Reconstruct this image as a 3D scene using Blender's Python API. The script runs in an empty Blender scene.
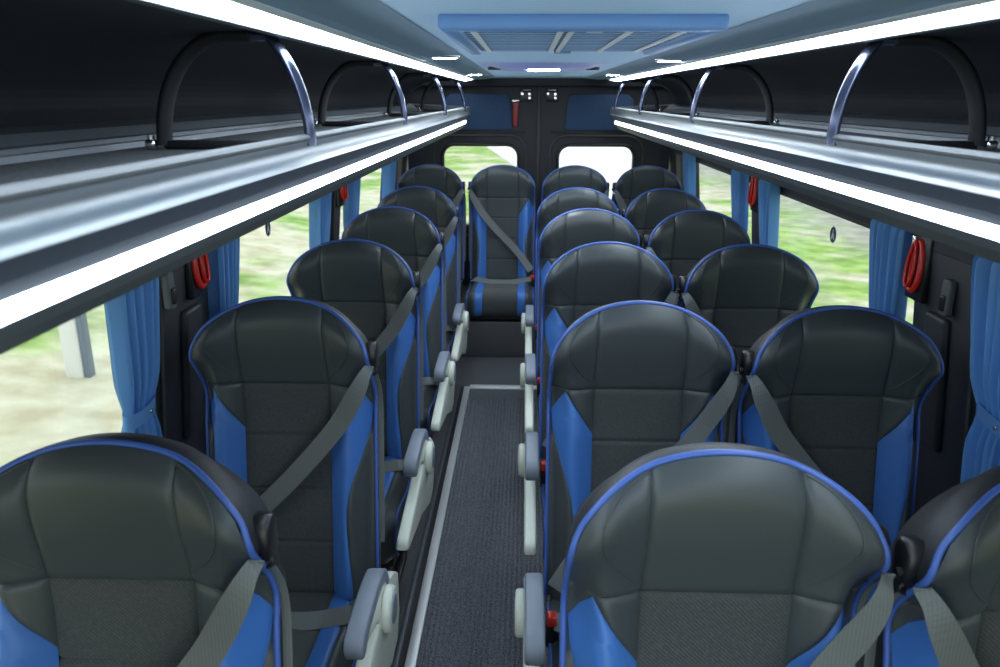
import bpy, bmesh, math, random
from math import sin, cos, pi, sqrt, radians
from mathutils import Vector, Matrix
random.seed(4)
S = bpy.context.scene
COL = S.collection

# ------------------------------------------------------------------ materials
def mat(name, col, rough=0.5, metal=0.0, noise=None, bump=None, coat=0.0, spec=None, sheen=0.0):
    m = bpy.data.materials.new(name); m.use_nodes = True
    nt = m.node_tree; b = nt.nodes['Principled BSDF']
    b.inputs['Base Color'].default_value = (*col, 1)
    b.inputs['Roughness'].default_value = rough
    b.inputs['Metallic'].default_value = metal
    if coat: b.inputs['Coat Weight'].default_value = coat
    if spec is not None: b.inputs['Specular IOR Level'].default_value = spec
    if sheen: b.inputs['Sheen Weight'].default_value = sheen
    if noise or bump:
        tc = nt.nodes.new('ShaderNodeTexCoord')
    if noise:                       # (scale, amount): grain in the colour of the thing itself
        n = nt.nodes.new('ShaderNodeTexNoise'); n.inputs['Scale'].default_value = noise[0]
        n.inputs['Detail'].default_value = 3
        nt.links.new(tc.outputs['Object'], n.inputs['Vector'])
        r = nt.nodes.new('ShaderNodeValToRGB')
        k = noise[1]
        r.color_ramp.elements[0].position = .3; r.color_ramp.elements[1].position = .7
        r.color_ramp.elements[0].color = (*[c*(1-k) for c in col], 1)
        r.color_ramp.elements[1].color = (*[min(1, c*(1+k)) for c in col], 1)
        nt.links.new(n.outputs['Fac'], r.inputs['Fac']); nt.links.new(r.outputs['Color'], b.inputs['Base Color'])
    if bump:                        # (scale, strength, distance)
        n2 = nt.nodes.new('ShaderNodeTexNoise'); n2.inputs['Scale'].default_value = bump[0]; n2.inputs['Detail'].default_value = 2
        nt.links.new(tc.outputs['Object'], n2.inputs['Vector'])
        bp = nt.nodes.new('ShaderNodeBump'); bp.inputs['Strength'].default_value = bump[1]; bp.inputs['Distance'].default_value = bump[2]
        nt.links.new(n2.outputs['Fac'], bp.inputs['Height']); nt.links.new(bp.outputs['Normal'], b.inputs['Normal'])
    return m

def emis(name, col, strength):
    m = bpy.data.materials.new(name); m.use_nodes = True
    nt = m.node_tree; nt.nodes.remove(nt.nodes['Principled BSDF'])
    e = nt.nodes.new('ShaderNodeEmission'); e.inputs['Color'].default_value = (*col, 1); e.inputs['Strength'].default_value = strength
    nt.links.new(e.outputs[0], nt.nodes['Material Output'].inputs['Surface'])
    return m

def glass_mat(name, tint=(.93, .96, .95), gloss=.07):
    m = bpy.data.materials.new(name); m.use_nodes = True
    nt = m.node_tree; nt.nodes.remove(nt.nodes['Principled BSDF'])
    t = nt.nodes.new('ShaderNodeBsdfTransparent'); t.inputs['Color'].default_value = (*tint, 1)
    g = nt.nodes.new('ShaderNodeBsdfGlossy'); g.inputs['Roughness'].default_value = .02
    mx = nt.nodes.new('ShaderNodeMixShader'); mx.inputs[0].default_value = gloss
    nt.links.new(t.outputs[0], mx.inputs[1]); nt.links.new(g.outputs[0], mx.inputs[2])
    nt.links.new(mx.outputs[0], nt.nodes['Material Output'].inputs['Surface'])
    return m

def weave_mat(name, col):
    m = mat(name, col, .85, sheen=.15)
    nt = m.node_tree; b = nt.nodes['Principled BSDF']
    tc = nt.nodes.new('ShaderNodeTexCoord')
    w = nt.nodes.new('ShaderNodeTexWave'); w.wave_type = 'BANDS'; w.bands_direction = 'DIAGONAL'
    w.inputs['Scale'].default_value = 90; w.inputs['Distortion'].default_value = 3.0; w.inputs['Detail Scale'].default_value = 3
    n = nt.nodes.new('ShaderNodeTexNoise'); n.inputs['Scale'].default_value = 160
    mix = nt.nodes.new('ShaderNodeMath'); mix.operation = 'MULTIPLY'
    nt.links.new(tc.outputs['Object'], w.inputs['Vector']); nt.links.new(tc.outputs['Object'], n.inputs['Vector'])
    nt.links.new(w.outputs['Fac'], mix.inputs[0]); nt.links.new(n.outputs['Fac'], mix.inputs[1])
    r = nt.nodes.new('ShaderNodeValToRGB')
    r.color_ramp.elements[0].position = .1; r.color_ramp.elements[1].position = .6
    r.color_ramp.elements[0].color = (*[c*.72 for c in col], 1); r.color_ramp.elements[1].color = (*[c*1.35 for c in col], 1)
    nt.links.new(mix.outputs[0], r.inputs['Fac']); nt.links.new(r.outputs['Color'], b.inputs['Base Color'])
    bp = nt.nodes.new('ShaderNodeBump'); bp.inputs['Strength'].default_value = .3; bp.inputs['Distance'].default_value = .001
    nt.links.new(mix.outputs[0], bp.inputs['Height']); nt.links.new(bp.outputs['Normal'], b.inputs['Normal'])
    return m

def stripe_mat(name, col, scale, k=.25, rough=.7):
    m = mat(name, col, rough)
    nt = m.node_tree; b = nt.nodes['Principled BSDF']
    tc = nt.nodes.new('ShaderNodeTexCoord')
    w = nt.nodes.new('ShaderNodeTexWave'); w.bands_direction = 'X'; w.inputs['Scale'].default_value = scale
    w.inputs['Distortion'].default_value = .4
    nt.links.new(tc.outputs['Object'], w.inputs['Vector'])
    r = nt.nodes.new('ShaderNodeValToRGB')
    r.color_ramp.elements[0].color = (*[c*(1-k) for c in col], 1); r.color_ramp.elements[1].color = (*[c*(1+k) for c in col], 1)
    nt.links.new(w.outputs['Fac'], r.inputs['Fac']); nt.links.new(r.outputs['Color'], b.inputs['Base Color'])
    return m

M = {}
M['leather'] = mat('black_leather', (.050, .060, .065), .42, bump=(420, .12, .001))
M['shell'] = mat('black_vinyl', (.020, .021, .026), .5, bump=(300, .15, .001))
M['fabric'] = weave_mat('charcoal_fabric', (.050, .057, .059))
M['blue'] = mat('blue_leather', (.048, .165, .50), .42, bump=(300, .12, .001))
M['piping'] = mat('blue_piping', (.055, .125, .44), .38)
M['belt'] = stripe_mat('grey_webbing', (.125, .14, .14), 60, .1, .6)
M['black_plastic'] = mat('black_plastic', (.014, .014, .016), .32)
M['chrome'] = mat('bright_metal', (.8, .8, .82), .18, 1)
M['red'] = mat('red_plastic', (.62, .025, .02), .3)
M['pad'] = mat('slate_pad', (.17, .20, .255), .45)
M['cream'] = mat('pale_plastic', (.58, .62, .55), .4)
M['dark_metal'] = mat('dark_steel', (.03, .03, .033), .4, .6)
M['silver'] = mat('satin_aluminium', (.62, .65, .68), .38, .9)
M['rim'] = mat('grey_rim', (.10, .11, .12), .6)
M['face'] = mat('slate_face', (.032, .046, .070), .6)
M['under'] = mat('grey_underside', (.085, .095, .105), .5)
M['rack_carpet'] = mat('rack_carpet', (.085, .095, .105), .95, noise=(260, .5), bump=(400, .5, .002))
M['lining'] = mat('dark_lining', (.0075, .0105, .017), .75, noise=(120, .2))
M['rail'] = mat('rail_aluminium', (.12, .135, .155), .45, .6)
M['hoop'] = mat('gunmetal_tube', (.09, .105, .17), .22, .85)
M['padding'] = mat('black_padding', (.005, .006, .009), .7)
M['led'] = emis('led_white', (.76, .89, 1.0), 9.5)
M['led_up'] = emis('led_white_upper', (.76, .89, 1.0), 9.5)
M['spot'] = emis('downlight_white', (.90, .96, 1.0), 40.0)
M['ceiling'] = mat('led_tinted_lining', (.52, .75, 1.0), .6)  # grey-white lining with the LEDs' blue cast put into its colour
M['ceiling_edge_shade'] = mat('shaded_lining', (.22, .33, .45), .6)  # darker colour paints the shadow on the ceiling beside the upper light strips
M['hatch'] = mat('hatch_blue_plastic', (.15, .30, .62), .38)
M['blind'] = mat('pleated_blind', (.10, .20, .42), .6)
M['hatch_white'] = mat('white_trim', (.75, .8, .82), .4)
M['violet'] = mat('violet_plastic', (.42, .45, .95), .3)
M['wall'] = mat('dark_wall_lining', (.013, .015, .020), .6)
M['pillar'] = mat('pillar_trim', (.028, .030, .036), .5)
M['header'] = mat('header_trim', (.035, .037, .036), .5)
M['curtain'] = mat('blue_curtain', (.17, .41, .75), .75, bump=(500, .2, .001), sheen=.2)
def translucent(m, col, k):
    nt = m.node_tree; b = nt.nodes['Principled BSDF']; t = nt.nodes.new('ShaderNodeBsdfTranslucent'); t.inputs[0].default_value = (*col, 1)
    mx = nt.nodes.new('ShaderNodeMixShader'); mx.inputs[0].default_value = k
    nt.links.new(b.outputs[0], mx.inputs[1]); nt.links.new(t.outputs[0], mx.inputs[2]); nt.links.new(mx.outputs[0], nt.nodes['Material Output'].inputs['Surface'])
translucent(M['curtain'], (.14, .42, .82), .35)
M['floor'] = mat('grey_vinyl', (.06, .063, .072), .45, noise=(90, .35))
M['tread'] = stripe_mat('ribbed_vinyl', (.07, .073, .082), 36, .3, .5)
M['carpet'] = mat('charcoal_carpet', (.115, .125, .145), .95, noise=(200, .85), bump=(300, .8, .004))
M['strip'] = mat('strip_aluminium', (.80, .82, .83), .42, .55)
M['slot'] = mat('slot_dark', (.01, .01, .012), .5)
M['glass'] = glass_mat('window_glass')
M['door'] = mat('door_trim', (.012, .015, .022), .55)
M['door_blue'] = mat('navy_panel', (.022, .062, .145), .7, noise=(140, .2))
M['gasket'] = mat('window_gasket', (.05, .048, .042), .45)
M['sticker'] = mat('sticker_navy', (.012, .035, .07), .5)
M['white'] = mat('sticker_white', (.8, .8, .8), .5)
M['post'] = mat('white_post', (.8, .8, .78), .6)
M['red_dull'] = mat('red_dull', (.36, .03, .028), .4)

# ------------------------------------------------------------------ mesh helpers
class MB:
    def __init__(s): s.v = []; s.f = []; s.sm = []
    def add(s, vs, fs, smooth=False):
        o = len(s.v); s.v += [tuple(v) for v in vs]
        for f in fs: s.f.append(tuple(i+o for i in f)); s.sm.append(smooth)
        return s
    def grid(s, rows, smooth=True, close_u=False, close_v=False):
        n = len(rows[0]); m = len(rows); fs = []
        for j in range(m if close_v else m-1):
            for i in range(n if close_u else n-1):
                i2 = (i+1) % n; j2 = (j+1) % m
                fs.append((j*n+i, j*n+i2, j2*n+i2, j2*n+i))
        return s.add([p for r in rows for p in r], fs, smooth)
    def box(s, x0, x1, y0, y1, z0, z1, bev=0.0, seg=2):
        bm = bmesh.new()
        bmesh.ops.create_cube(bm, size=1)
        for v in bm.verts:
            v.co = Vector((x0+(v.co.x+.5)*(x1-x0), y0+(v.co.y+.5)*(y1-y0), z0+(v.co.z+.5)*(z1-z0)))
        if bev: bmesh.ops.bevel(bm, geom=bm.edges[:], offset=bev, segments=seg, affect='EDGES', profile=.5)
        return s.bm(bm, bool(bev))
    def bm(s, bm, smooth=False):
        bm.verts.index_update()
        s.add([v.co.copy() for v in bm.verts], [[v.index for v in f.verts] for f in bm.faces], smooth); bm.free(); return s
    def prism(s, poly, a0, a1, axis='x', bev=0.0, seg=2):
        """poly: list of 2-D points; extruded from a0 to a1 along an axis. axis x: (y,z); axis y: (x,z); axis z: (x,y)"""
        bm = bmesh.new()
        def P(p, a): return {'x': (a, p[0], p[1]), 'y': (p[0], a, p[1]), 'z': (p[0], p[1], a)}[axis]
        A = [bm.verts.new(P(p, a0)) for p in poly]; B = [bm.verts.new(P(p, a1)) for p in poly]
        n = len(poly)
        bm.faces.new(A); bm.faces.new(B[::-1])
        for i in range(n): bm.faces.new((A[i], B[i], B[(i+1) % n], A[(i+1) % n]))
        bmesh.ops.recalc_face_normals(bm, faces=bm.faces[:])
        if bev:
            ed = [e for e in bm.edges if (e.verts[0] in A) == (e.verts[1] in A)]
            bmesh.ops.bevel(bm, geom=ed, offset=bev, segments=seg, affect='EDGES', profile=.5)
        return s.bm(bm, bool(bev))
    def tube(s, pts, r, n=10, closed=False, rx=None, up=None):
        pts = [Vector(p) for p in pts]; rows = []
        m = len(pts); prev = None
        for i, p in enumerate(pts):
            if closed: t = pts[(i+1) % m]-pts[i-1]
            else: t = pts[min(i+1, m-1)]-pts[max(i-1, 0)]
            t.normalize()
            if up is not None: a = t.cross(Vector(up))
            elif prev is None: a = t.cross(Vector((0, 0, 1)) if abs(t.z) < .9 else Vector((0, 1, 0)))
            else: a = prev-t*prev.dot(t)
            a.normalize(); prev = a; b = t.cross(a)
            rr = r[i] if isinstance(r, (list, tuple)) else r
            rxx = rx if rx is not None else rr
            rows.append([p+a*(rr*cos(2*pi*k/n))+b*(rxx*sin(2*pi*k/n)) for k in range(n)])
        s.grid(rows, True, True, closed)
        if not closed:
            s.add(rows[0], [tuple(range(n))[::-1]], False); s.add(rows[-1], [tuple(range(n))], False)
        return s
    def disc(s, c, r, axis, depth, n=28, bev=0.0):
        poly = [(c[0]+r*cos(2*pi*k/n), c[1]+r*sin(2*pi*k/n)) for k in range(n)]
        return s.prism(poly, depth[0], depth[1], axis, bev)
    def ribbon(s, pts, normals, w, th=.0016):
        pts = [Vector(p) for p in pts]; rows = []
        for i, p in enumerate(pts):
            t = (pts[min(i+1, len(pts)-1)]-pts[max(i-1, 0)]).normalized()
            nn = Vector(normals[i] if isinstance(normals, list) else normals)
            sd = t.cross(nn).normalized(); nn = sd.cross(t).normalized()
            ww = w[i] if isinstance(w, list) else w
            rows.append([p-sd*ww/2-nn*th/2, p+sd*ww/2-nn*th/2, p+sd*ww/2+nn*th/2, p-sd*ww/2+nn*th/2])
        s.grid(rows, False, True)
        s.add(rows[0], [(3, 2, 1, 0)]); s.add(rows[-1], [(0, 1, 2, 3)])
        return s
    def build(s, name, material, parent=None, fix=True):
        me = bpy.data.meshes.new(name); me.from_pydata(s.v, [], s.f)
        for p, k in zip(me.polygons, s.sm): p.use_smooth = k
        if fix:
            bm = bmesh.new(); bm.from_mesh(me)
            bmesh.ops.recalc_face_normals(bm, faces=bm.faces[:]); bm.to_mesh(me); bm.free()
        me.materials.append(material); me.update()
        o = bpy.data.objects.new(name, me); COL.objects.link(o)
        if parent: o.parent = parent
        return o

def tag(o, label=None, cat=None, group=None, kind=None):
    if label: o['label'] = label
    if cat: o['category'] = cat
    if group: o['group'] = group
    if kind: o['kind'] = kind
    return o
def empty(name, loc=(0, 0, 0), rz=0):
    o = bpy.data.objects.new(name, None); o.location = loc; o.rotation_euler.z = rz
    o.empty_display_size = .1; COL.objects.link(o); return o
def copy_tree(o, parent=None, skip=()):
    c = o.copy(); COL.objects.link(c)
    if parent: c.parent = parent
    for ch in list(o.children):
        if ch.name.split('.')[0] in skip: continue
        copy_tree(ch, c)
    return c
def sm(t): t = max(0., min(1., t)); return t*t*(3-2*t)
def catmull(pts, k=6):
    P = [Vector(p) for p in pts]; out = []
    for i in range(len(P)-1):
        p0, p1, p2, p3 = P[max(i-1, 0)], P[i], P[i+1], P[min(i+2, len(P)-1)]
        for j in range(k):
            t = j/k
            out.append(.5*((2*p1)+(p2-p0)*t+(2*p0-5*p1+4*p2-p3)*t*t+(3*p1-p0-3*p2+p3)*t*t*t))
    out.append(P[-1]); return out

# ------------------------------------------------------------------ camera (from the photo's vanishing point, 28 mm)
CX, CZ = -.0885, 1.60
F = 778.0
d = Vector((26.4, 236.8, -F)).normalized()
rho = radians(.7)
u = Vector((sin(rho), cos(rho), 0)); u = (u-d*u.dot(d)).normalized()
xx = d.cross(u)
R = Matrix((xx, d, u))              # rows: the world's X, Y, Z axes written in camera axes -> columns map camera to world
Mw = Matrix(((xx.x, xx.y, xx.z), (d.x, d.y, d.z), (u.x, u.y, u.z))).to_4x4()
Mw.translation = Vector((CX, 0, CZ))
cam = bpy.data.cameras.new('camera'); cam.sensor_width = 36; cam.lens = F*36/1000
cam.clip_start = .03; cam.clip_end = 300
co = bpy.data.objects.new('camera', cam); COL.objects.link(co); co.matrix_world = Mw
cam.dof.use_dof = True; cam.dof.focus_distance = 1.95; cam.dof.aperture_fstop = 6.3
S.camera = co

# ------------------------------------------------------------------ bus seat
L = .755; VS = L-.211; VW = L-.155; UC = .104; REC = radians(10)
Z0 = 1.132-L*cos(REC)
def BP(p):                          # backrest (u across, v up, n forward) -> seat space
    a, v, n = p
    return Vector((a, v*sin(REC)-n*cos(REC), Z0+v*cos(REC)+n*sin(REC)))
NF = Vector((0, -cos(REC), sin(REC)))
HW = .211
def H(v):
    if v >= VW: return HW*sqrt(max(0, 1-((v-VW)/(L-VW))**2))
    return HW+.002*sm((VW-v)/.12)
def vtop(a):
    a = min(abs(a), HW-.0001); return VW+(L-VW)*sqrt(1-(a/HW)**2)
def tilt(v): return .062*sm((v-(VS-.10))/.32)
def surf(a, v):
    a = abs(a)
    wide = sm((v-(VS-.11))/.19); tight = sm((v-(L-.265))/.165)
    head = .046*sm((a-.085)/.125)*tight+.006*sm((v-VS)/.1)
    body = .046*sm((a-.098)/.06)*(1-wide)-.074*sm((a-.160)/.045)*(1-tight)
    top = -.034*(1-min(1, max(0, vtop(a)-v)/.06))**2*sm((v-VW)/.06)
    return body+head+top+tilt(v)
TS = [0, .012, .03, .06, .11, .18, .26, .34, .42, .5, .58, .66, .74, .82, .89, .94, .97, .988, 1]
def dip(t, size, edge0=True, edge1=True, g=.006, wd=.011):
    r = 0
    if edge0: r = max(r, g*(1-min(1, t*size/wd))**2)
    if edge1: r = max(r, g*(1-min(1, (1-t)*size/wd))**2)
    return r
def patch(mb, f0, f1, v0, v1, nv=None, e=(True, True, True, True), seams=(), lift=0.0, kinks=()):
    """surface between the curves u=f0(v) and u=f1(v); e = which edges (u0,u1,v0,v1) are sewn down"""
    rows = []
    vt = set(TS) | {(kv-v0)/(v1-v0) for kv in kinks}
    for sv in seams:
        c = (sv-v0)/(v1-v0)
        for dv in (-.012, -.007, -.003, 0, .003, .007, .012): vt.add(c+dv/(v1-v0))
    for t in sorted(x for x in vt if 0 <= x <= 1):
        v = v0+(v1-v0)*t; a0, a1 = f0(v), f1(v); row = []
        for q in TS:
            a = a0+(a1-a0)*q
            n = surf(a, v)-dip(q, abs(a1-a0), e[0], e[1])-dip(t, abs(v1-v0), e[2], e[3])+lift
            for sv in seams: n -= .006*max(0, 1-abs(v-sv)/.010)**2
            row.append(BP((a, v, n)))
        rows.append(row)
    mb.grid(rows)
def outline(n=80):
    pts = []
    k = 26
    for i in range(k): v = VW*i/k; pts.append((-H(v), v))
    for i in range(n+1):
        th = pi-pi*i/n; pts.append((HW*cos(th), VW+(L-VW)*sin(th)))
    for i in range(k-1, -1, -1): v = VW*i/k; pts.append((H(v), v))
    return pts
AP = (.176, VS-.006)
def uI(v): return UC*1.03+(AP[0]-UC*1.03)*max(0, min(1, (v-(VS-.115))/(.109)))
def uO(v):
    if v > VS-.065: return AP[0]+(H(v)-.006-AP[0])*max(0, min(1, (AP[1]-v)/.055))
    top = H(VS-.065)-.006; t = v/(VS-.065)
    return top+(.152-top)*sm((1-t)/.55) if t > .45 else .152+.014*sm((.45-t)/.45)

def make_seat(guide, arm, legs=True):
    root = empty('bus_seat')
    # shell behind the cushions
    mb = MB(); O = outline(); rows = []
    for (sc, dn, ab) in ((1.0, -.004, None), (1.012, -.022, None), (1.005, -.05, None), (.97, -.085, 1), (.86, -.105, 1), (.5, -.112, 1)):
        row = []
        for (a, v) in O:
            e = surf(a, v)
            base = e if ab is None else -.01+tilt(v)
            cv = L*.5
            row.append(BP((a*sc, cv+(v-cv)*(sc if sc < 1 or v > cv else 1), min(base, .14)+dn)))
        rows.append(row)
    mb.grid(rows)
    mb.add(rows[-1], [tuple(range(len(O)))], True)
    mb.add([rows[j][0] for j in range(6)]+[rows[j][-1] for j in range(5, -1, -1)], [tuple(range(12))])
    inner = [BP((a*.985, v*.99, surf(a, v)-.012)) for a, v in O]
    mb.grid([rows[0], inner])
    mb.build('backrest_shell', M['shell'], root)
    # headrest
    mb = MB(); rows = []
    for t in TS:
        row = []
        for q in TS:
            a = -UC+2*UC*q; a *= (1.03-.05*t); v1 = vtop(a)-.003; v = VS+(v1-VS)*t
            row.append(BP((a, v, surf(a, v)-dip(q, .2)-dip(t, .2, True, False))))
        rows.append(row)
    mb.grid(rows); mb.build('headrest_cushion', M['leather'], root)
    for sgn in (-1, 1):
        mb = MB(); rows = []
        for t in TS:
            v = VS+(vtop(UC*.98)-.003-VS)*t; ain = UC*(1.03-.05*t)
            # outer point travels the rim from the seam height to the top of the seam
            if t < .45:
                vo = VS+(VW-VS)*t/.45; ao = H(vo)-.002
            else:
                th = (t-.45)/.55*math.acos(UC*.98/HW); ao = (HW-.002)*cos(th); vo = VW+(L-VW-.003)*sin(th)
            row = []
            for q in TS:
                a = ain+(ao-ain)*q; vv = v+(vo-v)*q
                row.append(BP((sgn*a, vv, surf(a, vv)-dip(q, abs(ao-ain)+.001, True, False)-dip(t, .2, True, False))))
            rows.append(row)
        mb.grid(rows)
        arc = []                         # the crescent of stitching across the wing
        for i in range(19):
            k = i/18; a = .112+.058*sin(pi*min(1, k*1.0))**.8; v = L-.026-.165*k
            a = min(a, H(v)-.012)
            arc.append(BP((sgn*a, v, surf(a, v)+.0002)))
        mb.tube(arc, .0016, 6)
        mb.build('headrest_wing', M['leather'], root)
    # back cushion with its three cross seams
    mb = MB(); patch(mb, lambda v: -UC*1.03, lambda v: UC*1.03, 0, VS, seams=(.137, .275, .412), kinks=(VS-.115,))
    mb.build('back_cushion', M['fabric'], root)
    for sgn in (-1, 1):
        mb = MB()
        patch(mb, lambda v: sgn*UC*1.03, lambda v: sgn*max(uI(v), UC*1.03+.0005), VS-.114, VS, e=(True, True, False, True))
        patch(mb, lambda v: sgn*uO(v), lambda v: sgn*(H(v)-.001), 0, VS, e=(True, False, False, True), kinks=(VS-.115, VS-.112, VS-.065, AP[1]-.055, AP[1]))
        mb.build('side_bolster', M['leather'], root)
        mb = MB(); patch(mb, lambda v: sgn*uI(v), lambda v: sgn*max(uO(v), uI(v)), 0, AP[1], kinks=(VS-.115, VS-.112, VS-.065, AP[1]-.055))
        mb.build('side_insert', M['blue'], root)
    mb = MB(); mb.tube([BP((a*1.004, v, surf(a, v)-.002)) for a, v in O], .0050, 8)
    mb.build('piping', M['piping'], root)
    # seat cushion
    prof = [(.03, .425), (-.03, .435), (-.10, .432), (-.2, .434), (-.3, .440), (-.37, .446), (-.41, .446), (-.44, .438), (-.458, .42), (-.466, .395), (-.466, .36), (-.46, .325), (-.44, .30)]
    prof = [tuple(p) for p in catmull([(0, y, z-.042) for y, z in prof], 3)]
    def crow(uu, drop=0.0, g=0.0):
        row = []
        for (_, y, z) in prof:
            c = Vector((0, -.22, .30)); p = Vector((0, y, z)); dv = (p-c).normalized()
            b = .016*sm((abs(uu)-.09)/.06)-.045*sm((abs(uu)-.165)/.05)
            p = p+dv*(b-g); row.append(Vector((uu, p.y, p.z)))
        return row
    def cush(name, m, a0, a1, sew=(True, True)):
        mb = MB(); mb.grid([crow(a0+(a1-a0)*q, 0, dip(q, abs(a1-a0), *sew)) for q in TS]); return mb
    cs = cush('seat_cushion', M['fabric'], -.108, .108).build('seat_cushion', M['fabric'], root)
    for sgn in (-1, 1):
        cush('', None, sgn*.108, sgn*.158).build('cushion_stripe', M['blue'], root)
        mb = cush('', None, sgn*.158, sgn*.207, (True, False))
        edge = crow(sgn*.207); rim = [Vector((sgn*.209, p.y*.99, (.25+(p.z-.25)*.55))) for p in edge]; bot = [Vector((sgn*.200, p.y*.97, .245)) for p in edge]
        mb.grid([edge, rim, bot]); mb.build('cushion_bolster', M['leather'], root)
        mb = MB(); mb.tube([p+Vector((sgn*.001, 0, .001)) for p in edge], .0045, 6); mb.build('cushion_piping', M['piping'], root)
    mb = MB(); mb.box(-.195, .195, -.43, .03, .225, .27, .01)
    mb.box(-.17, .17, -.10, .06, .25, .345, .01)
    mb.build('seat_pan', M['dark_metal'], root)
    if legs:
        for sgn in (-1, 1):
            mb = MB()
            mb.prism([(-.40, .23), (-.36, .23), (-.33, .02), (-.06, .02), (-.03, .23), (.01, .23), (-.02, 0), (-.37, 0)], sgn*.155-.016, sgn*.155+.016, 'x', .004)
            mb.build('leg', M['dark_metal'], root)
    # belt guide on the shoulder
    gx = guide*.213
    mb = MB()
    pr = [(-.022, -.026), (.020, -.030), (.024, .016), (.012, .034), (-.008, .036), (-.022, .022)]
    for (p0) in (BP((gx, L-.140, .012)),):
        mb.prism([(p0.y+a, p0.z+b) for a, b in pr], p0.x-.015, p0.x+.015, 'x', .006)
    g = mb.build('belt_guide', M['black_plastic'], root)
    mb = MB(); p0 = BP((gx+guide*.002, L-.176, .010))
    mb.tube([p0+Vector((-guide*.003+.014*cos(t), -.004, .009*sin(t))) for t in [2*pi*k/16 for k in range(16)]], .0035, 7, True)
    mb.disc((p0.y-.005, p0.z+.026), .006, 'x', (p0.x-.014-.006, p0.x-.013+.02))
    mb.build('guide_loop', M['dark_metal'], g)
    # diagonal belt
    path = [(guide*.217, L-.158, .050), (guide*.207, L-.178, .070), (guide*.190, L-.215, .072), (guide*.15, L-.285, .058), (guide*.105, L-.345, .056), (guide*.02, L-.44, .046), (-guide*.065, L-.525, .040), (-guide*.13, L-.60, .052), (-guide*.195, L-.690, .075)]
    pts = [BP((p.x, p.y, max(p.z, max(surf(max(-.2, min(.2, p.x+o_)), p.y) for o_ in (-.012, 0, .012))+.004+.006*(i_ < 14)))) for i_, p in enumerate(catmull(path, 5))]
    n0 = Vector((guide*.35, 0, 0))
    nrm = [(NF+n0*(1-min(1, i/12))).normalized() for i in range(len(pts))]
    MB().ribbon(pts, nrm, [.022+.024*sm(i/14) for i in range(len(pts))]).build('shoulder_belt', M['belt'], root)
    nn = -.052 if guide > 0 else -.062
    pts = [BP(p) for p in catmull([(guide*.211, L-.184, .012), (guide*.213, L-.23, -.03), (guide*.213, L-.3, nn), (guide*.213, .3, nn), (guide*.212, .12, nn)], 5)]
    MB().ribbon(pts, NF, .034).build('belt_webbing', M['belt'], root)
    # lap belt
    pts = catmull([(guide*.208, -.06, .37), (guide*.18, -.115, .416), (guide*.09, -.125, .404), (0, -.12, .397), (-guide*.1, -.12, .404), (-guide*.17, -.13, .420), (-guide*.2, -.135, .428)], 5)
    MB().ribbon(pts, Vector((0, -.5, .86)), .045).build('lap_belt', M['belt'], root)
    mb = MB(); mb.box(-guide*.205-.013, -guide*.205+.013, -.145, -.115, .36, .432, .005)
    bk = mb.build('buckle', M['black_plastic'], root)
    mb = MB(); mb.box(-guide*.205-.0115, -guide*.205+.0115, -.152, -.122, .424, .450, .004)
    tag(mb.build('buckle_button', M['red'], bk), 'red release button')
    # armrest
    if arm:
        ax = arm*.248; AZ = -.010
        pad = [(-.385, .522), (-.392, .545), (-.38, .566), (-.34, .574), (-.24, .579), (-.19, .578), (-.140, .570), (-.105, .548), (-.085, .512), (-.083, .472), (-.098, .468), (-.11, .502), (-.135, .528), (-.18, .542), (-.24, .543), (-.33, .538), (-.365, .522)]
        ar = MB().prism([(a, b+AZ) for a, b in pad], ax-.021, ax+.021, 'x', .007, 3).build('armrest', M['pad'], root)
        b = MB()
        arc = [(-.10+.056*cos(t), .492+.056*sin(t)) for t in [radians(-60+10*k) for k in range(22)]]
        b.prism([(-.36, .528), (-.33, .545), (-.19, .548)][::1]+[(-.155+.058*cos(t), .470+.058*sin(t)) for t in [radians(80-20*k) for k in range(10)]]+[(-.24, .49), (-.33, .515)], ax+arm*.004-.012, ax+arm*.004+.016 if arm > 0 else ax+arm*.004+.012, 'x', .004)
        b.build('arm_body', M['cream'], ar)
        x0 = ax+arm*.018; x1 = ax+arm*.042
        b = MB(); b.disc((-.155, .465), .054, 'x', (min(x0, x1), max(x0, x1)), 32, .008); b.build('pivot_cover', M['cream'], ar)
        x2 = ax+arm*.044
        b = MB(); b.disc((-.155, .465), .034, 'x', (min(x1-arm*.004, x2), max(x1-arm*.004, x2)), 28, .001); b.build('pivot_disc', M['pad'], ar)
        sh = [(.03, .33), (.028, .44), (-.03, .48), (-.08, .50), (-.15, .495), (-.22, .475), (-.36, .455), (-.58, .425), (-.61, .405), (-.58, .385), (-.42, .355), (-.30, .335), (-.20, .30), (-.10, .265), (-.02, .27)]
        x0 = ax-arm*.012; x1 = ax+arm*.022
        b = MB().prism(sh, min(x0, x1), max(x0, x1), 'x', .008, 3); b.build('side_shroud', M['cream'], root)
    return root

PA = make_seat(1, 1); PB = make_seat(1, -1); PC = make_seat(-1, 0)
ROWY = [.965, 1.775, 2.565, 3.375, 4.185]; ORD = ['first', 'second', 'third', 'fourth', 'fifth']
GRP = 'black bus seats with blue piping in rows along the aisle'
used = set()
def put(proto, x, y, label, skip=(), z=0):
    if proto.name in used or skip: o = copy_tree(proto, None, skip)
    else: o = proto; used.add(proto.name)
    o.location = (x, y-.09, z); tag(o, label, 'bus seat', GRP)
    return o
near = ['nearest the camera', 'second from the camera', 'third from the camera', 'fourth from the camera', 'fifth from the camera']
for i, y in enumerate(ROWY):
    put(PA, -.670, y, f'black single seat left of the aisle, {near[i]}')
for i, y in enumerate(ROWY):
    put(PB, .190, y-.005*i, f'black aisle seat of the right-hand pairs, {near[i]}')
for i, y in enumerate(ROWY):
    put(PC, .654, y-.03, f'black window seat of the right-hand pairs, {near[i]}')
LEGS = ('leg',)
ZR = 0.0
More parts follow.
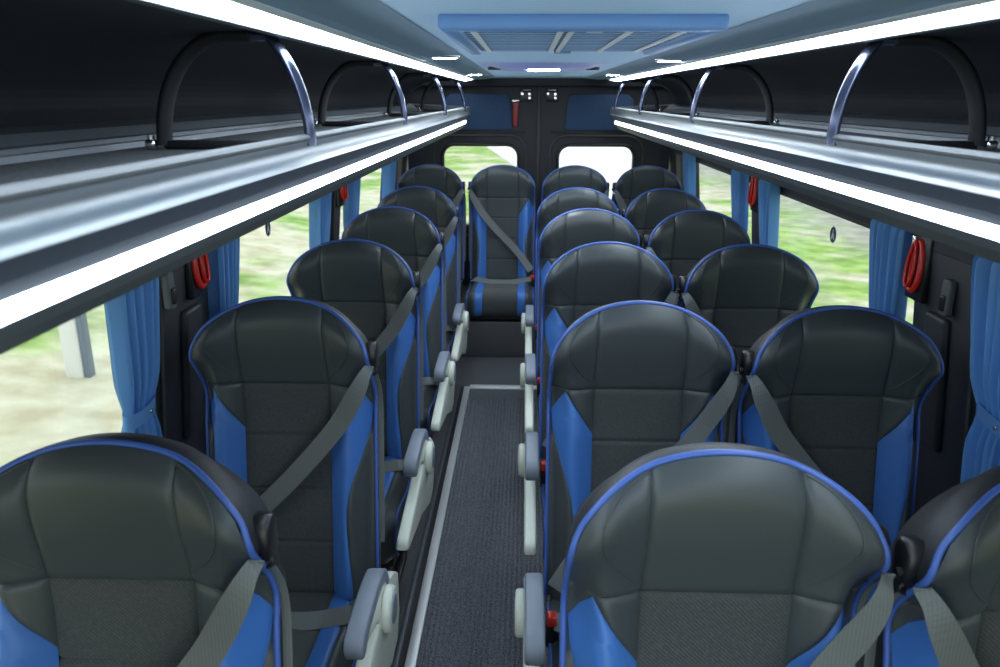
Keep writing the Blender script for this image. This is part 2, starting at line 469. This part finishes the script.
put(PA, -.717, 5.23, 'back bench seat at the far left by the window, black with blue trim', ('leg', 'armrest', 'side_shroud'), .028)
put(PC, -.239, 5.23, 'back bench seat facing straight up the aisle, blue stripes and crossed belts showing', LEGS, .028)
put(PB, .239, 5.23, 'back bench seat right of the aisle seat, in front of the white rear window', ('leg', 'armrest', 'side_shroud'), .028)
put(PC, .717, 5.23, 'back bench seat at the far right corner by the window', LEGS, .028)

# ------------------------------------------------------------------ shell of the bus
YF, YR = -.7, 5.75
WX = .935
WIN = [(.35, 1.72), (2.03, 3.44), (3.58, 5.06), (5.17, 5.50)]
ZS, ZT = .72, 1.24
LEAN = .095
def lean(o):
    """the body sides of the bus slope outwards below the window tops"""
    for q_ in [o]+list(o.children):
        if q_.type == 'MESH':
            for v in q_.data.vertices:
                if v.co.z < 1.24:
                    k_ = (1.24-v.co.z)*LEAN
                    v.co.x += k_ if (o.location.x+v.co.x) > 0 else -k_
    return o
def wall(sgn, name):
    mb = MB(); xa, xb = sgn*WX, sgn*(WX+.07); x0, x1 = min(xa, xb), max(xa, xb)
    mb.box(x0, x1, YF, YR+.06, -.05, ZS); mb.box(x0, x1, YF, YR+.06, 1.2401, 1.80)
    ys = [YF]+[v for w in WIN for v in w]+[YR+.06]
    for k in range(0, len(ys), 2): mb.box(x0, x1, ys[k], ys[k+1], ZS, ZT)
    o = lean(mb.build(name, M['wall'])); tag(o, kind='structure')
    return o
wall(-1, 'wall_left'); wall(1, 'wall_right')
k = 0
for sgn, side in ((-1, 'left'), (1, 'right')):
    for (a, b) in WIN:
        k += 1
        w = MB(); x = sgn*(WX+.035)
        w.box(x-.003, x+.003, a, b, ZS, ZT)
        g = tag(w.build(f'window_{k}', M['glass']), kind='structure')
        fr = MB()
        xa, xb = sorted((sgn*(WX+.002), sgn*(WX+.03)))
        t = .014
        fr.box(xa, xb, a, b, ZT-t, ZT); fr.box(xa, xb, a, b, ZS, ZS+t); fr.box(xa, xb, a, a+t, ZS+t, ZT-t); fr.box(xa, xb, b-t, b, ZS+t, ZT-t)
        fr.build('window_frame', M['gasket'], g); lean(g)
n = 0
for sgn in (-1, 1):
    for (a, b) in ((1.735, 2.02), (3.455, 3.565), (5.07, 5.16)):
        n += 1
        xa, xb = sorted((sgn*(WX-.012), sgn*(WX+.001)))
        mb = MB(); mb.box(xa, xb, a, b, .5, 1.239, .004); mb.box(xa, xb, a, b, 1.2395, 1.30)
        c = (a+b)/2; xa, xb = sorted((sgn*(WX-.030), sgn*(WX-.005)))
        if b-a > .2: mb.box(xa, xb, c-.05, c+.05, .74, 1.09, .012, 3)
        tag(lean(mb.build(f'trim_{n}', M['pillar'])), kind='structure')
# floor
mb = MB(); mb.box(-WX-.12, WX+.12, YF, YR, -.06, 0); tag(mb.build('floor', M['floor']), kind='structure')
mb = MB(); mb.box(-WX+.001, WX-.001, 4.72, YR-.06, 0.001, .238, .008)
tag(mb.build('trim_7', M['tread']), kind='structure')
tag(MB().box(-.40, .06, 4.20, 4.715, .001, .006).build('trim_8', M['tread']), kind='structure')
# carpet runner with lengthwise ribs
rows = []
N = 26*8
for yy in (YF, 0, 1, 2, 3, 3.99):
    rows.append([(-.390+.428*i/N, yy, .008+.0055*sin(2*pi*26*i/N)) for i in range(N+1)])
mb = MB(); mb.grid(rows)
mb.add([(-.390, YF, .007), (-.390, YF, .001), (.038, YF, .001), (.038, YF, .007)], [(0, 1, 2, 3)])
mb.add([(-.390, 3.99, .007), (-.390, 3.99, .001), (.038, 3.99, .001), (.038, 3.99, .007)], [(3, 2, 1, 0)])
cr = tag(mb.build('carpet_runner', M['carpet']), 'charcoal ribbed carpet runner down the aisle floor', 'carpet')
tag(MB().box(-.390, .038, 3.99, 4.145, .001, .006).build('threshold_mat', M['tread']), 'smooth dark ribbed mat between carpet end and bright cross strip', 'floor mat')
# metal edge profile
r = empty('floor_rail', (-.425, 0, 0)); tag(r, 'bright aluminium rail along the left edge of the aisle carpet', 'floor rail')
MB().box(.001, .034, YF, 4.17, .001, .013, .003).build('rail_flange', M['strip'], r)
tag(MB().box(-.018, .001, YF, 4.17, .001, .006).build('rail_slot', M['slot'], r), 'dark slot')
MB().box(-.034, -.018, YF, 4.17, .001, .013, .003).build('rail_flange', M['rail'], r)
r = empty('floor_rail', (.052, 0, 0)); tag(r, 'aluminium rail under the right-hand aisle seats', 'floor rail')
MB().box(-.012, .012, YF, 4.17, .001, .013, .003).build('rail_flange', M['strip'], r)
MB().box(.012, .030, YF, 4.17, .001, .008).build('rail_slot', M['slot'], r)
tag(MB().box(-.392, .064, 4.147, 4.195, .001, .014, .003).build('cross_strip', M['strip']), 'bright metal strip across the aisle at the end of the mat', 'floor strip')

# ceiling
ce = [(-.475, 1.80), (-.475, 1.716), (-.40, 1.7135), (-.30, 1.722), (.30, 1.722), (.40, 1.7135), (.475, 1.716), (.475, 1.80)]
tag(MB().prism(ce, YF, YR-.01, 'y').build('ceiling', M['ceiling']), kind='structure')
for sgn, i in ((-1, 9), (1, 10)):
    P = [(sgn*.404, 1.7030), (sgn*.398, 1.7125), (sgn*.30, 1.7215), (sgn*.285, 1.7205), (sgn*.31, 1.7165), (sgn*.385, 1.7085)]
    tag(MB().prism(P, YF, 5.1, 'y').build(f'trim_{i}', M['ceiling_edge_shade']), kind='structure')  # strip carrying the painted shade next to the light strip
    P = [(sgn*.935, 1.80), (sgn*.935, 1.50), (sgn*.86, 1.50), (sgn*.845, 1.56), (sgn*.815, 1.62), (sgn*.74, 1.672), (sgn*.64, 1.694), (sgn*.545, 1.700), (sgn*.48, 1.697), (sgn*.474, 1.71), (sgn*.474, 1.80)]
    P = P[:2]+[(p.y, p.z) for p in catmull([(0, a, b) for a, b in P[2:9]], 5)]+P[9:]
    mb = MB().prism(P, YF, 5.12, 'y')
    tag(mb.build(f'trim_{i+2}', M['lining']), kind='structure')

# upper light strips
for sgn, side in ((-1, 'left'), (1, 'right')):
    r = empty('ceiling_light_strip', (sgn*.44, 0, 1.70)); tag(r, f'long white light strip under the ceiling above the {side} luggage rack', 'light strip', None)
    def q(p, z): return (sgn*p-sgn*.44, z-1.70)
    MB().prism([q(.417, 1.7005), q(.467, 1.6915), q(.468, 1.6975), q(.418, 1.7065)], YF, 5.02, 'y').build('diffuser', M['led_up'], r)
    MB().prism([q(.400, 1.7030), q(.4165, 1.6995), q(.418, 1.707), q(.402, 1.711)], YF, 5.03, 'y').build('edge_profile', M['hatch_white'], r)
    MB().prism([q(.467, 1.690), q(.479, 1.6885), q(.481, 1.70), q(.468, 1.70)], YF, 5.03, 'y').build('edge_profile', M['rail'], r)
    MB().prism([q(.404, 1.701), q(.480, 1.6875), q(.481, 1.71), q(.404, 1.71)], 5.02, 5.035, 'y').build('end_cap', M['rail'], r)

# luggage racks
def rack(sgn, side, feet):
    r = empty('luggage_rack', (sgn*.62, 0, 1.5)); tag(r, f'{side} overhead luggage rack with satin metal front edge and lit lower edge', 'luggage rack')
    ye = 5.12
    def q(p, z): return (sgn*p-sgn*.62, z-1.5)
    # front profile: rounded lip, groove, wide convex band
    fr = [(.4560, 1.5285), (.4495, 1.5290), (.4522, 1.5240), (.4545, 1.5190), (.4550, 1.5140), (.4540, 1.5090), (.4518, 1.5040), (.4485, 1.4990), (.4450, 1.4950), (.4435, 1.4928), (.4460, 1.4918), (.462, 1.4915)]
    sp = catmull([(0, a, b) for a, b in fr], 5)
    lip = [(.470, 1.5135), (.470, 1.532), (.464, 1.5380), (.456, 1.5395), (.450, 1.5375), (.4465, 1.534), (.4465, 1.531), (.449, 1.5285), (.456, 1.5280), (.456, 1.5135)]
    MB().prism([q(a, b) for a, b in lip], YF, ye, 'y').build('rim', M['rim'], r)
    mb = MB(); rows = [[(q(p.y, p.z)[0], yy, q(p.y, p.z)[1]) for p in sp] for yy in (YF, 1, 3, ye)]
    mb.grid(rows, True, False)
    mb.build('front_profile', M['silver'], r, fix=True)
    MB().prism([q(.452, 1.4925), q(.4535, 1.489), q(.462, 1.470), q(.470, 1.4555), q(.49, 1.4555), q(.49, 1.51), q(.462, 1.51), q(.460, 1.495)], YF, ye, 'y').build('front_panel', M['face'], r)
    MB().prism([q(.4695, 1.4550), q(.4705, 1.4385), q(.486, 1.4385), q(.486, 1.4550)], YF, ye-.03, 'y').build('light_strip', M['led'], r)
    MB().prism([q(.470, 1.4380), q(.478, 1.424), q(.505, 1.402), q(.56, 1.385), q(.72, 1.345), q(.86, 1.315), q(.932, 1.310), q(.932, 1.45), q(.49, 1.45), q(.488, 1.438)], YF, ye, 'y').build('underside', M['under'], r)
    MB().prism([q(.47, 1.500), q(.47, 1.513), q(.80, 1.513), q(.86, 1.513), q(.86, 1.47), q(.49, 1.47)], YF, ye, 'y').build('shelf', M['rack_carpet'], r)
    rl = MB(); rl.prism([q(.765, 1.5135), q(.768, 1.523), q(.775, 1.524), q(.778, 1.531), q(.79, 1.533), q(.80, 1.548), q(.835, 1.556), q(.835, 1.5135)], YF, ye-.02, 'y'); rl.build('back_rail', M['rail'], r)
    MB().prism([q(.447, 1.538), q(.4435, 1.50), q(.456, 1.488), q(.470, 1.436), q(.505, 1.402), q(.932, 1.310), q(.932, 1.55), q(.83, 1.556), q(.47, 1.5385)], ye, ye+.03, 'y', .004).build('end_cap', M['under'], r)
    for yf in feet:
        arc = []
        for i in range(41):
            t = pi*i/40
            a, b = q(.576-.125*cos(t), min(1.520+.205*sin(t), 1.694) if i <= 20 else 1.520+.174*sin(t)); arc.append((a, yf, b))
        front = arc[:17]; back = arc[16:]
        hp = MB().tube(front, .0090, 12, rx=.017, up=(0, 1, 0)).build('divider_hoop', M['hoop'], r)
        MB().tube(back, .011, 12, rx=.021, up=(0, 1, 0)).build('hoop_padding', M['padding'], hp)
        a0, _ = q(.465, 0); a1, _ = q(.70, 0)
        MB().box(min(a0, a1), max(a0, a1), yf-.012, yf+.012, .0135, .028, .004).build('base_bar', M['padding'], hp)
        a2, _ = q(.715, 0); c = MB(); c.box(a2-.009, a2+.009, yf-.03, yf-.012, .0135, .030, .004)
        c.disc((a2, yf-.021), .006, 'z', (.03, .037), 14)
        c.build('clamp', M['chrome'], hp)
    return r
rack(-1, 'left', (1.34, 2.40, 3.60, 4.75)); rack(1, 'right', (1.43, 2.64, 3.85, 4.92))

# downlights
for i, (x, y, lb) in enumerate(((-.335, 2.47, 'left, beyond the pleated hatch'), (.36, 2.60, 'right, beyond the pleated hatch'), (-.36, 4.25, 'left, near the rear doors'), (.36, 4.25, 'right, near the rear doors'))):
    z = 1.7155
    z = 1.7195 if abs(x) < .34 else 1.717
    r = empty('ceiling_spotlight', (x, y, z)); tag(r, f'small round white ceiling spotlight at {lb}', 'spotlight', 'ceiling spotlights')
    m = MB(); m.tube([(.042*cos(t), .042*sin(t), -.004) for t in [2*pi*k/24 for k in range(24)]], .006, 8, True); m.build('bezel', M['chrome'], r)
    MB().disc((0, 0), .037, 'z', (-.010, .004), 24).build('lens', M['spot'], r)

# roof hatch with pleated blind
r = empty('roof_hatch', (-.003, 0, 1.72)); tag(r, 'blue framed roof hatch with pleated blind in the ceiling', 'roof hatch')
y0, y1 = 1.29, 2.02
mb = MB()
mb.box(-.225, .225, y0, y0+.05, -.021, .004, .007, 3); mb.box(-.205, .205, y1-.03, y1, -.014, .004, .005)
mb.box(-.225, -.195, y0+.03, y1, -.022, .004, .006); mb.box(.195, .225, y0+.03, y1, -.022, .004, .006)
mb.build('hatch_frame', M['hatch'], r)
rows = []
for j in range(29):
    yy = y0+.05+(y1-y0-.08)*j/28
    rows.append([(-.195, yy, -.005-.009*(j % 2)), (.195, yy, -.005-.009*(j % 2))])
mb = MB(); mb.grid(rows, False); mb.build('pleated_blind', M['blind'], r)
pe = MB()
for j in range(1, 28, 2):
    yy = y0+.05+(y1-y0-.08)*j/28; pe.box(-.193, .193, yy-.0009, yy+.0009, -.0150, -.0135)
tag(pe.build('pleat_highlight', mat('pleat_highlight', (.42, .56, .78), .5), r), 'pale painted highlights along the pleat edges')  # thin pale bars paint the highlights on the pleat crests
for x in (-.175, -.03, -.012, .085, .172):
    MB().box(x-.005, x+.005, y0+.05, y1-.03, -.0185, -.0150, .001).build('blind_cord', M['hatch_white'], r)
MB().box(-.02, .02, y1-.035, y1-.012, -.020, -.012, .003).build('latch', M['hatch'], r)
MB().box(.01, .04, y0+.05, y0+.075, -.020, -.012, .003).build('latch', M['hatch_white'], r)
# rear roof lamp unit
r = empty('roof_vent', (-.02, 0, 1.72)); tag(r, 'shallow violet-blue ceiling vent with a bright centre lens before the rear doors', 'roof vent')
y0, y1 = 3.05, 3.65
rows = []
for j in range(17):
    t = j/16; row = []
    for i in range(25):
        x = -.25+.5*i/24; e = min(1, min(t, 1-t)*5)*min(1, (.25-abs(x))*12)
        row.append((x, y0+(y1-y0)*t, .002-.018*sm(e)*(1-.35*(x/.25)**2)))
    rows.append(row)
MB().grid(rows).build('cover', M['violet'], r)
MB().box(-.065, .065, y0+.24, y1-.24, -.0185, -.012, .002).build('lens', M['spot'], r)
for sx in (-1, 1): MB().disc((sx*.20, (y0+y1)/2), .028, 'z', (-.016, -.004), 20, .002).build('nozzle', M['black_plastic'], r)

# ------------------------------------------------------------------ rear doors
def rrect(x0, x1, z0, z1, rad, n=6):
    P = []
    for cx, cz, a0 in ((x1-rad, z1-rad, 0), (x0+rad, z1-rad, 90), (x0+rad, z0+rad, 180), (x1-rad, z0+rad, 270)):
        for i in range(n+1):
            a = radians(a0+90*i/n); P.append((cx+rad*cos(a), cz+rad*sin(a)))
    return P
def plate_with_hole(mb, outer, hole, ya, yb):
    """outer box (x0,x1,z0,z1) with a rounded hole, extruded in y; the hole loop has 28 points going round from +x"""
    x0, x1, z0, z1 = outer; cx, cz = sum(p[0] for p in hole)/len(hole), sum(p[1] for p in hole)/len(hole)
    O = []
    for (px, pz) in hole:
        dx, dz = px-cx, pz-cz; c = []
        if dx > 1e-6: c.append((x1-cx)/dx)
        if dx < -1e-6: c.append((x0-cx)/dx)
        if dz > 1e-6: c.append((z1-cz)/dz)
        if dz < -1e-6: c.append((z0-cz)/dz)
        t = min(c); O.append((cx+dx*t, cz+dz*t))
    # snap the outer points nearest the four corners
    for X, Z in ((x0, z0), (x0, z1), (x1, z0), (x1, z1)):
        j = min(range(len(O)), key=lambda j: (O[j][0]-X)**2+(O[j][1]-Z)**2); O[j] = (X, Z)
    rows = [[(p[0], ya, p[1]) for p in O], [(p[0], ya, p[1]) for p in hole], [(p[0], yb, p[1]) for p in hole], [(p[0], yb, p[1]) for p in O]]
    mb.grid(rows, False, True, True)
YD = 5.70
for i, sgn in enumerate((-1, 1)):
    xo = (-.935, -.012) if sgn < 0 else (.012, .935)
    hole = rrect(*sorted((sgn*.15, sgn*.675)), .70, 1.262, .075)
    mb = MB(); plate_with_hole(mb, (xo[0], xo[1], 0, 1.80), hole, YD, YD+.05)
    dr = tag(mb.build(f'door_{i+1}', M['door']), kind='structure')
    outer = rrect(*sorted((sgn*.085, sgn*.745)), .62, 1.335, .12)
    mb = MB(); mb.tube([(p[0], YD-.003, p[1]) for p in outer], .008, 8, True); mb.build('door_molding', M['gasket'], dr)
    mid = rrect(*sorted((sgn*.14, sgn*.685)), .69, 1.272, .085)
    mb = MB(); mb.tube([(p[0], YD-.005, p[1]) for p in mid], .012, 8, True); mb.build('window_gasket', M['black_plastic'], dr)
    a, b = sorted((sgn*.19, sgn*.60)); ins = (a+.02, b) if sgn > 0 else (a, b-.02)
    poly = [(sgn*.20, 1.375), (sgn*.185, 1.395), (sgn*.205, 1.60), (sgn*.225, 1.618), (sgn*.62, 1.618), (sgn*.66, 1.58), (sgn*.66, 1.375)]
    MB().prism(poly, YD-.018, YD+.001, 'y', .004).build('upper_panel', M['door_blue'], dr)
    g = MB(); x = sgn*.055-.015; g.box(x, x+.075 if sgn > 0 else x+.03, YD-.01, YD+.001, 1.40, 1.55, .003) if False else None
    lt = MB()
    cx = -.088 if sgn < 0 else .092
    lt.box(cx-.045, cx+.045, YD-.010, YD+.001, 1.565, 1.655, .006); lt.build('latch_plate', M['black_plastic'], dr)
    bl = MB(); bl.box(cx-.028, cx+.028, YD-.018, YD-.008, 1.641, 1.648, .002)
    for (dx, z) in ((-.03, 1.62), (.02, 1.618), (.022, 1.592)): bl.disc((cx+dx, z), .0085, 'y', (YD-.020, YD-.008), 14)
    bl.build('latch_bolts', M['chrome'], dr)
    rb = MB(); rb.box(min(sgn*.09, sgn*.30), max(sgn*.09, sgn*.30), YD-.008, YD+.001, 1.352, 1.366, .003); rb.build('door_rib', M['wall'], dr)
    p = MB(); p.prism(rrect(*sorted((sgn*.15, sgn*.675)), .70, 1.262, .075), YD+.022, YD+.028, 'y')
    tag(p.build(f'window_{9+i}', M['glass']), kind='structure')
mb = MB(); mb.box(-.012, .012, YD-.012, YD+.05, 0, 1.80, .004); tag(mb.build('trim_13', M['pillar']), kind='structure')
mb = MB(); mb.box(-.935, .935, YD-.06, YD-.001, 1.665, 1.80, .01); tag(mb.build('trim_14', M['door']), kind='structure')
r = empty('emergency_hammer', (-.165, YD-.012, 1.48)); tag(r, 'long dull red emergency hammer upright on the rear door beside the centre post', 'hammer', 'red emergency hammers')
MB().prism([(-.016, -.08), (.016, -.08), (.022, .05), (.026, .085), (-.020, .085), (-.014, .05)], -.014, .012, 'y', .005).build('handle', M['red_dull'], r)
MB().box(-.022, .03, -.022, .010, .085, .10, .003).build('hammer_head', M['chrome'], r)

# ------------------------------------------------------------------ curtains
def curtain(sgn, y0, w, label, folds=7, tie=True, ph=0, dz=0):
    r = empty('curtain', (sgn*(WX-.03), y0, 0)); tag(r, label, 'curtain', 'blue window curtains')
    rows = []
    zs = [1.292, 1.28, 1.268]+[1.25-.03*k for k in range(26)]
    n = folds*10
    for z in zs:
        k = max(0, min(1, (1.30-z)/.34))
        tz = .935+dz
        pinch = math.exp(-((z-tz)/.05)**2) if tie else 0
        ww = w*(1.0-.24*sm(k))*(1-.16*pinch); sh = .04*w*sm(k)
        amp = .024*(1-.45*pinch)*(.6 if z > 1.275 else 1)
        row = []
        for i in range(n+1):
            t = i/n
            a = 2*pi*folds*t+ph+.5*sin(3*t+z*4)
            xx_ = -sgn*amp*(sin(a)+.25*sin(2.3*a+1))
            row.append((xx_, (t-.5)*ww+sh+.004*cos(a*.5+z*5), z))
        rows.append(row)
    mb = MB(); mb.grid(rows)
    rows2 = [[(p[0]+sgn*.002, p[1], p[2]) for p in row] for row in rows]
    mb.grid(rows2)
    mb.build('cloth', M['curtain'], r, fix=False)
    if tie:
        tz = .935+dz; ww = w*.76*.84; b = MB()
        loop = [(.020*cos(t)*1.15, .04*w+(ww/2+.006)*sin(t), tz+.008*sin(t)) for t in [2*pi*k/28 for k in range(28)]]
        rr = [[(p[0], p[1], p[2]+h) for p in loop] for h in (-.017, -.012, .012, .017)]
        b.grid(rr, True, True); b.build('tieback', M['curtain'], r)
        MB().disc((.04*w, tz), .006, 'x', ((-.030, -.020) if sgn > 0 else (.020, .030)), 14, .002).build('tieback_button', M['chrome'], r)
    lean(r)
CU = [(-1, 1.56, .17, 'blue curtain gathered at the front left window, tied with a button'), (-1, 2.05, .15, 'blue curtain left side, just behind the first red hammer'),
      (-1, 3.12, .16, 'blue curtain left side, at the far end of the stickered window'), (-1, 3.72, .14, 'blue curtain left side, just behind the second red hammer'),
      (-1, 4.78, .22, 'blue curtain left side, last before the rear corner'),
      (1, 1.53, .34, 'blue curtain at the right photo edge, nearest on the right side'), (1, 2.125, .19, 'blue curtain right side, beside the hanging red hammer and stickered window'),
      (1, 3.24, .17, 'blue curtain right side, at the far end of the stickered window'), (1, 3.70, .18, 'blue curtain right side, just beyond the second red hammer'),
      (1, 4.88, .22, 'blue curtain right side, last before the rear corner')]
for i, (s_, y, w, lb) in enumerate(CU): curtain(s_, y, w, lb, 8 if w > .3 else 6, True, i*1.3, 0)

# red emergency hammers hung in loops on the pillars
def hammer(sgn, y, z, label):
    r = empty('emergency_hammer', (sgn*(WX-.030+LEAN*(1.24-z)), y, z)); tag(r, label, 'hammer', 'red emergency hammers')
    lp = []
    for k in range(28):
        t = 2*pi*k/28; lp.append((sgn*.004*sin(t), .024*cos(t)*(1-.25*sin(t)), .062*sin(t)))
    MB().tube(lp, .0085, 10, True).build('loop_handle', M['red'], r)
    lp2 = [(-sgn*.012+p[0], p[1]*.72+.006, p[2]*.9+.004) for p in lp]
    MB().tube(lp2, .0045, 8, True).build('inner_loop', M['red'], r)
    MB().box(-.010, .010, .014, .030, .035, .078, .004).build('hook', M['chrome'], r)
    a, b = sorted((sgn*.004, sgn*.022)); MB().box(a, b, -.04, .05, -.09, .08, .005).build('bracket', M['black_plastic'], r)
hammer(-1, 1.90, 1.20, 'red emergency hammer loop on the left pillar, nearer one')
hammer(-1, 3.50, 1.215, 'red emergency hammer loop on the left side, further one')
hammer(1, 1.98, 1.19, 'red emergency hammer loop on the right pillar beside the blue curtain, nearer one')
hammer(1, 3.46, 1.21, 'red emergency hammer loop on the right side, further one')
for sgn, side, y, z in ((-1, 'left', 1.74, 1.165), (1, 'right', 1.83, 1.145)):
    r = empty('belt_slider', (sgn*(WX-.028+LEAN*(1.24-z)), y, z)); tag(r, f'dark upright plastic slot cover on the {side} pillar between curtains', 'slot cover')
    MB().prism(rrect(-.018, .018, -.045, .045, .012), *sorted((-sgn*.006, sgn*.012)), 'x', .004).build('cover', M['under'], r)
    MB().prism(rrect(-.010, .010, -.032, .006, .005), *sorted((-sgn*.012, -sgn*.004)), 'x', .003).build('slider', M['black_plastic'], r)

# window stickers: fasten-your-belt pictogram
for sgn, side, y, z in ((-1, 'left', 2.64, 1.165), (1, 'right', 2.70, 1.148)):
    xg = sgn*(WX+.0305+LEAN*(1.24-z))
    r = empty('window_sticker', (xg, y, z)); tag(r, f'small round navy pictogram sticker on the {side} window', 'sticker')
    def ex(poly, a, b, name, m): MB().prism(poly, *sorted((-sgn*a, -sgn*b)), 'x').build(name, m, r)
    ex([(.029*cos(2*pi*k/28), .029*sin(2*pi*k/28)) for k in range(28)], 0, .0008, 'sticker_rim', M['white'])
    ex([(.026*cos(2*pi*k/28), .026*sin(2*pi*k/28)) for k in range(28)], .0006, .0014, 'sticker_disc', M['sticker'])
    ex([(.0045*cos(2*pi*k/14), .014+.0045*sin(2*pi*k/14)) for k in range(14)], .0012, .002, 'figure_head', M['white'])
    ex([(-.003, .008), (.005, .008), (.013, -.017), (.006, -.017), (.001, -.004), (-.010, -.017), (-.015, -.014)], .0012, .002, 'figure_body', M['white'])

# ------------------------------------------------------------------ outside
def ground_mat():
    m = bpy.data.materials.new('verge'); m.use_nodes = True; nt = m.node_tree; b = nt.nodes['Principled BSDF']; b.inputs['Roughness'].default_value = .9
    tc = nt.nodes.new('ShaderNodeTexCoord')
    def noise(sc, det=4):
        n = nt.nodes.new('ShaderNodeTexNoise'); n.inputs['Scale'].default_value = sc; n.inputs['Detail'].default_value = det
        nt.links.new(tc.outputs['Object'], n.inputs['Vector']); return n
    def ramp(src, a, ca, b_, cb):
        r = nt.nodes.new('ShaderNodeValToRGB'); r.color_ramp.elements[0].position = a; r.color_ramp.elements[1].position = b_
        r.color_ramp.elements[0].color = (*ca, 1); r.color_ramp.elements[1].color = (*cb, 1); nt.links.new(src, r.inputs['Fac']); return r
    n1 = noise(.55); n2 = noise(3.0)
    green = ramp(n2.outputs['Fac'], .35, (.16, .30, .04), .65, (.36, .52, .13))
    dry = ramp(n2.outputs['Fac'], .35, (.50, .45, .30), .65, (.68, .66, .50))
    sx = nt.nodes.new('ShaderNodeSeparateXYZ'); nt.links.new(tc.outputs['Object'], sx.inputs[0])
    mr = nt.nodes.new('ShaderNodeMapRange'); mr.inputs['From Min'].default_value = -2.5; mr.inputs['From Max'].default_value = 2.0
    mr.inputs['To Min'].default_value = .13; mr.inputs['To Max'].default_value = .01
    yv = nt.nodes.new('ShaderNodeMath'); yv.operation = 'MULTIPLY_ADD'; yv.inputs[1].default_value = .35; yv.inputs[2].default_value = -3.2
    nt.links.new(sx.outputs['Y'], yv.inputs[0]); y0_ = nt.nodes.new('ShaderNodeMath'); y0_.operation = 'MAXIMUM'; y0_.inputs[1].default_value = 0; nt.links.new(yv.outputs[0], y0_.inputs[0])
    xa = nt.nodes.new('ShaderNodeMath'); xa.operation = 'ADD'; nt.links.new(sx.outputs['X'], xa.inputs[0]); nt.links.new(y0_.outputs[0], xa.inputs[1])
    nt.links.new(xa.outputs[0], mr.inputs['Value'])
    ad = nt.nodes.new('ShaderNodeMath'); ad.operation = 'ADD'; nt.links.new(n1.outputs['Fac'], ad.inputs[0]); nt.links.new(mr.outputs[0], ad.inputs[1])
    msk = ramp(ad.outputs[0], .47, (0, 0, 0), .60, (1, 1, 1))
    mx = nt.nodes.new('ShaderNodeMix'); mx.data_type = 'RGBA'
    nt.links.new(msk.outputs['Color'], mx.inputs[0]); nt.links.new(green.outputs['Color'], mx.inputs[6]); nt.links.new(dry.outputs['Color'], mx.inputs[7])
    m2 = nt.nodes.new('ShaderNodeMapRange'); m2.inputs['From Min'].default_value = 5.0; m2.inputs['From Max'].default_value = 6.4
    n3 = nt.nodes.new('ShaderNodeMath'); n3.operation = 'MULTIPLY_ADD'; n3.inputs[1].default_value = 2.5; nt.links.new(n1.outputs['Fac'], n3.inputs[0])
    nt.links.new(sx.outputs['X'], n3.inputs[2]); n4 = nt.nodes.new('ShaderNodeMath'); n4.operation = 'SUBTRACT'; n4.inputs[1].default_value = 1.25
    nt.links.new(n3.outputs[0], n4.inputs[0]); nt.links.new(n4.outputs[0], m2.inputs['Value'])
    grv = ramp(n2.outputs['Fac'], .35, (.27, .27, .22), .65, (.42, .41, .34))
    mx2 = nt.nodes.new('ShaderNodeMix'); mx2.data_type = 'RGBA'
    nt.links.new(m2.outputs[0], mx2.inputs[0]); nt.links.new(mx.outputs[2], mx2.inputs[6]); nt.links.new(grv.outputs['Color'], mx2.inputs[7])
    nt.links.new(mx2.outputs[2], b.inputs['Base Color'])
    return m
gm = ground_mat()
rows = []
for j in range(45):
    yy = -15+j*2.2; row = []
    for i in range(41):
        x = -40+i*2.0
        z = -.9
        if x < -3: z += .18*(-3-x)*sm((22-yy)/8)
        if x > 3: z += .05*(x-3)*sm((9-yy)/3)
        row.append((x, yy, z))
    rows.append(row)
tag(MB().grid(rows).build('ground', gm), kind='structure')
mb = MB(); mb.prism([(-.39, 29), (.1, 16), (.35, 9.5), (1.9, 9.5), (14, 80), (-7, 80), (-4, 58), (-1.95, 40)], -.90, -.86, 'z')
tag(mb.build('pavement', mat('pale_concrete', (.82, .82, .80), .8, noise=(2, .06))), kind='structure')
r = empty('bollard', (-3.95, 6.25, -.76)); tag(r, 'white post standing in the dry grass outside the front left window', 'post')
MB().box(-.075, .075, -.075, .075, 0, 1.6, .02).build('post_body', M['post'], r)
MB().box(.077, .125, -.05, .05, .0, 1.5, .01).build('post_rail', M['pad'], r)

# ------------------------------------------------------------------ sky and view
w = bpy.data.worlds.new('sky'); S.world = w; w.use_nodes = True
bg = w.node_tree.nodes['Background']; bg.inputs['Color'].default_value = (.90, .96, 1.0, 1); bg.inputs['Strength'].default_value = .95
S.view_settings.view_transform = 'Standard'; S.view_settings.look = 'None'; S.view_settings.exposure = 1.1; S.view_settings.gamma = 1
S.view_settings.use_curve_mapping = False
S.cycles.max_bounces = 8; S.cycles.transparent_max_bounces = 12
S.cycles.use_denoising = True
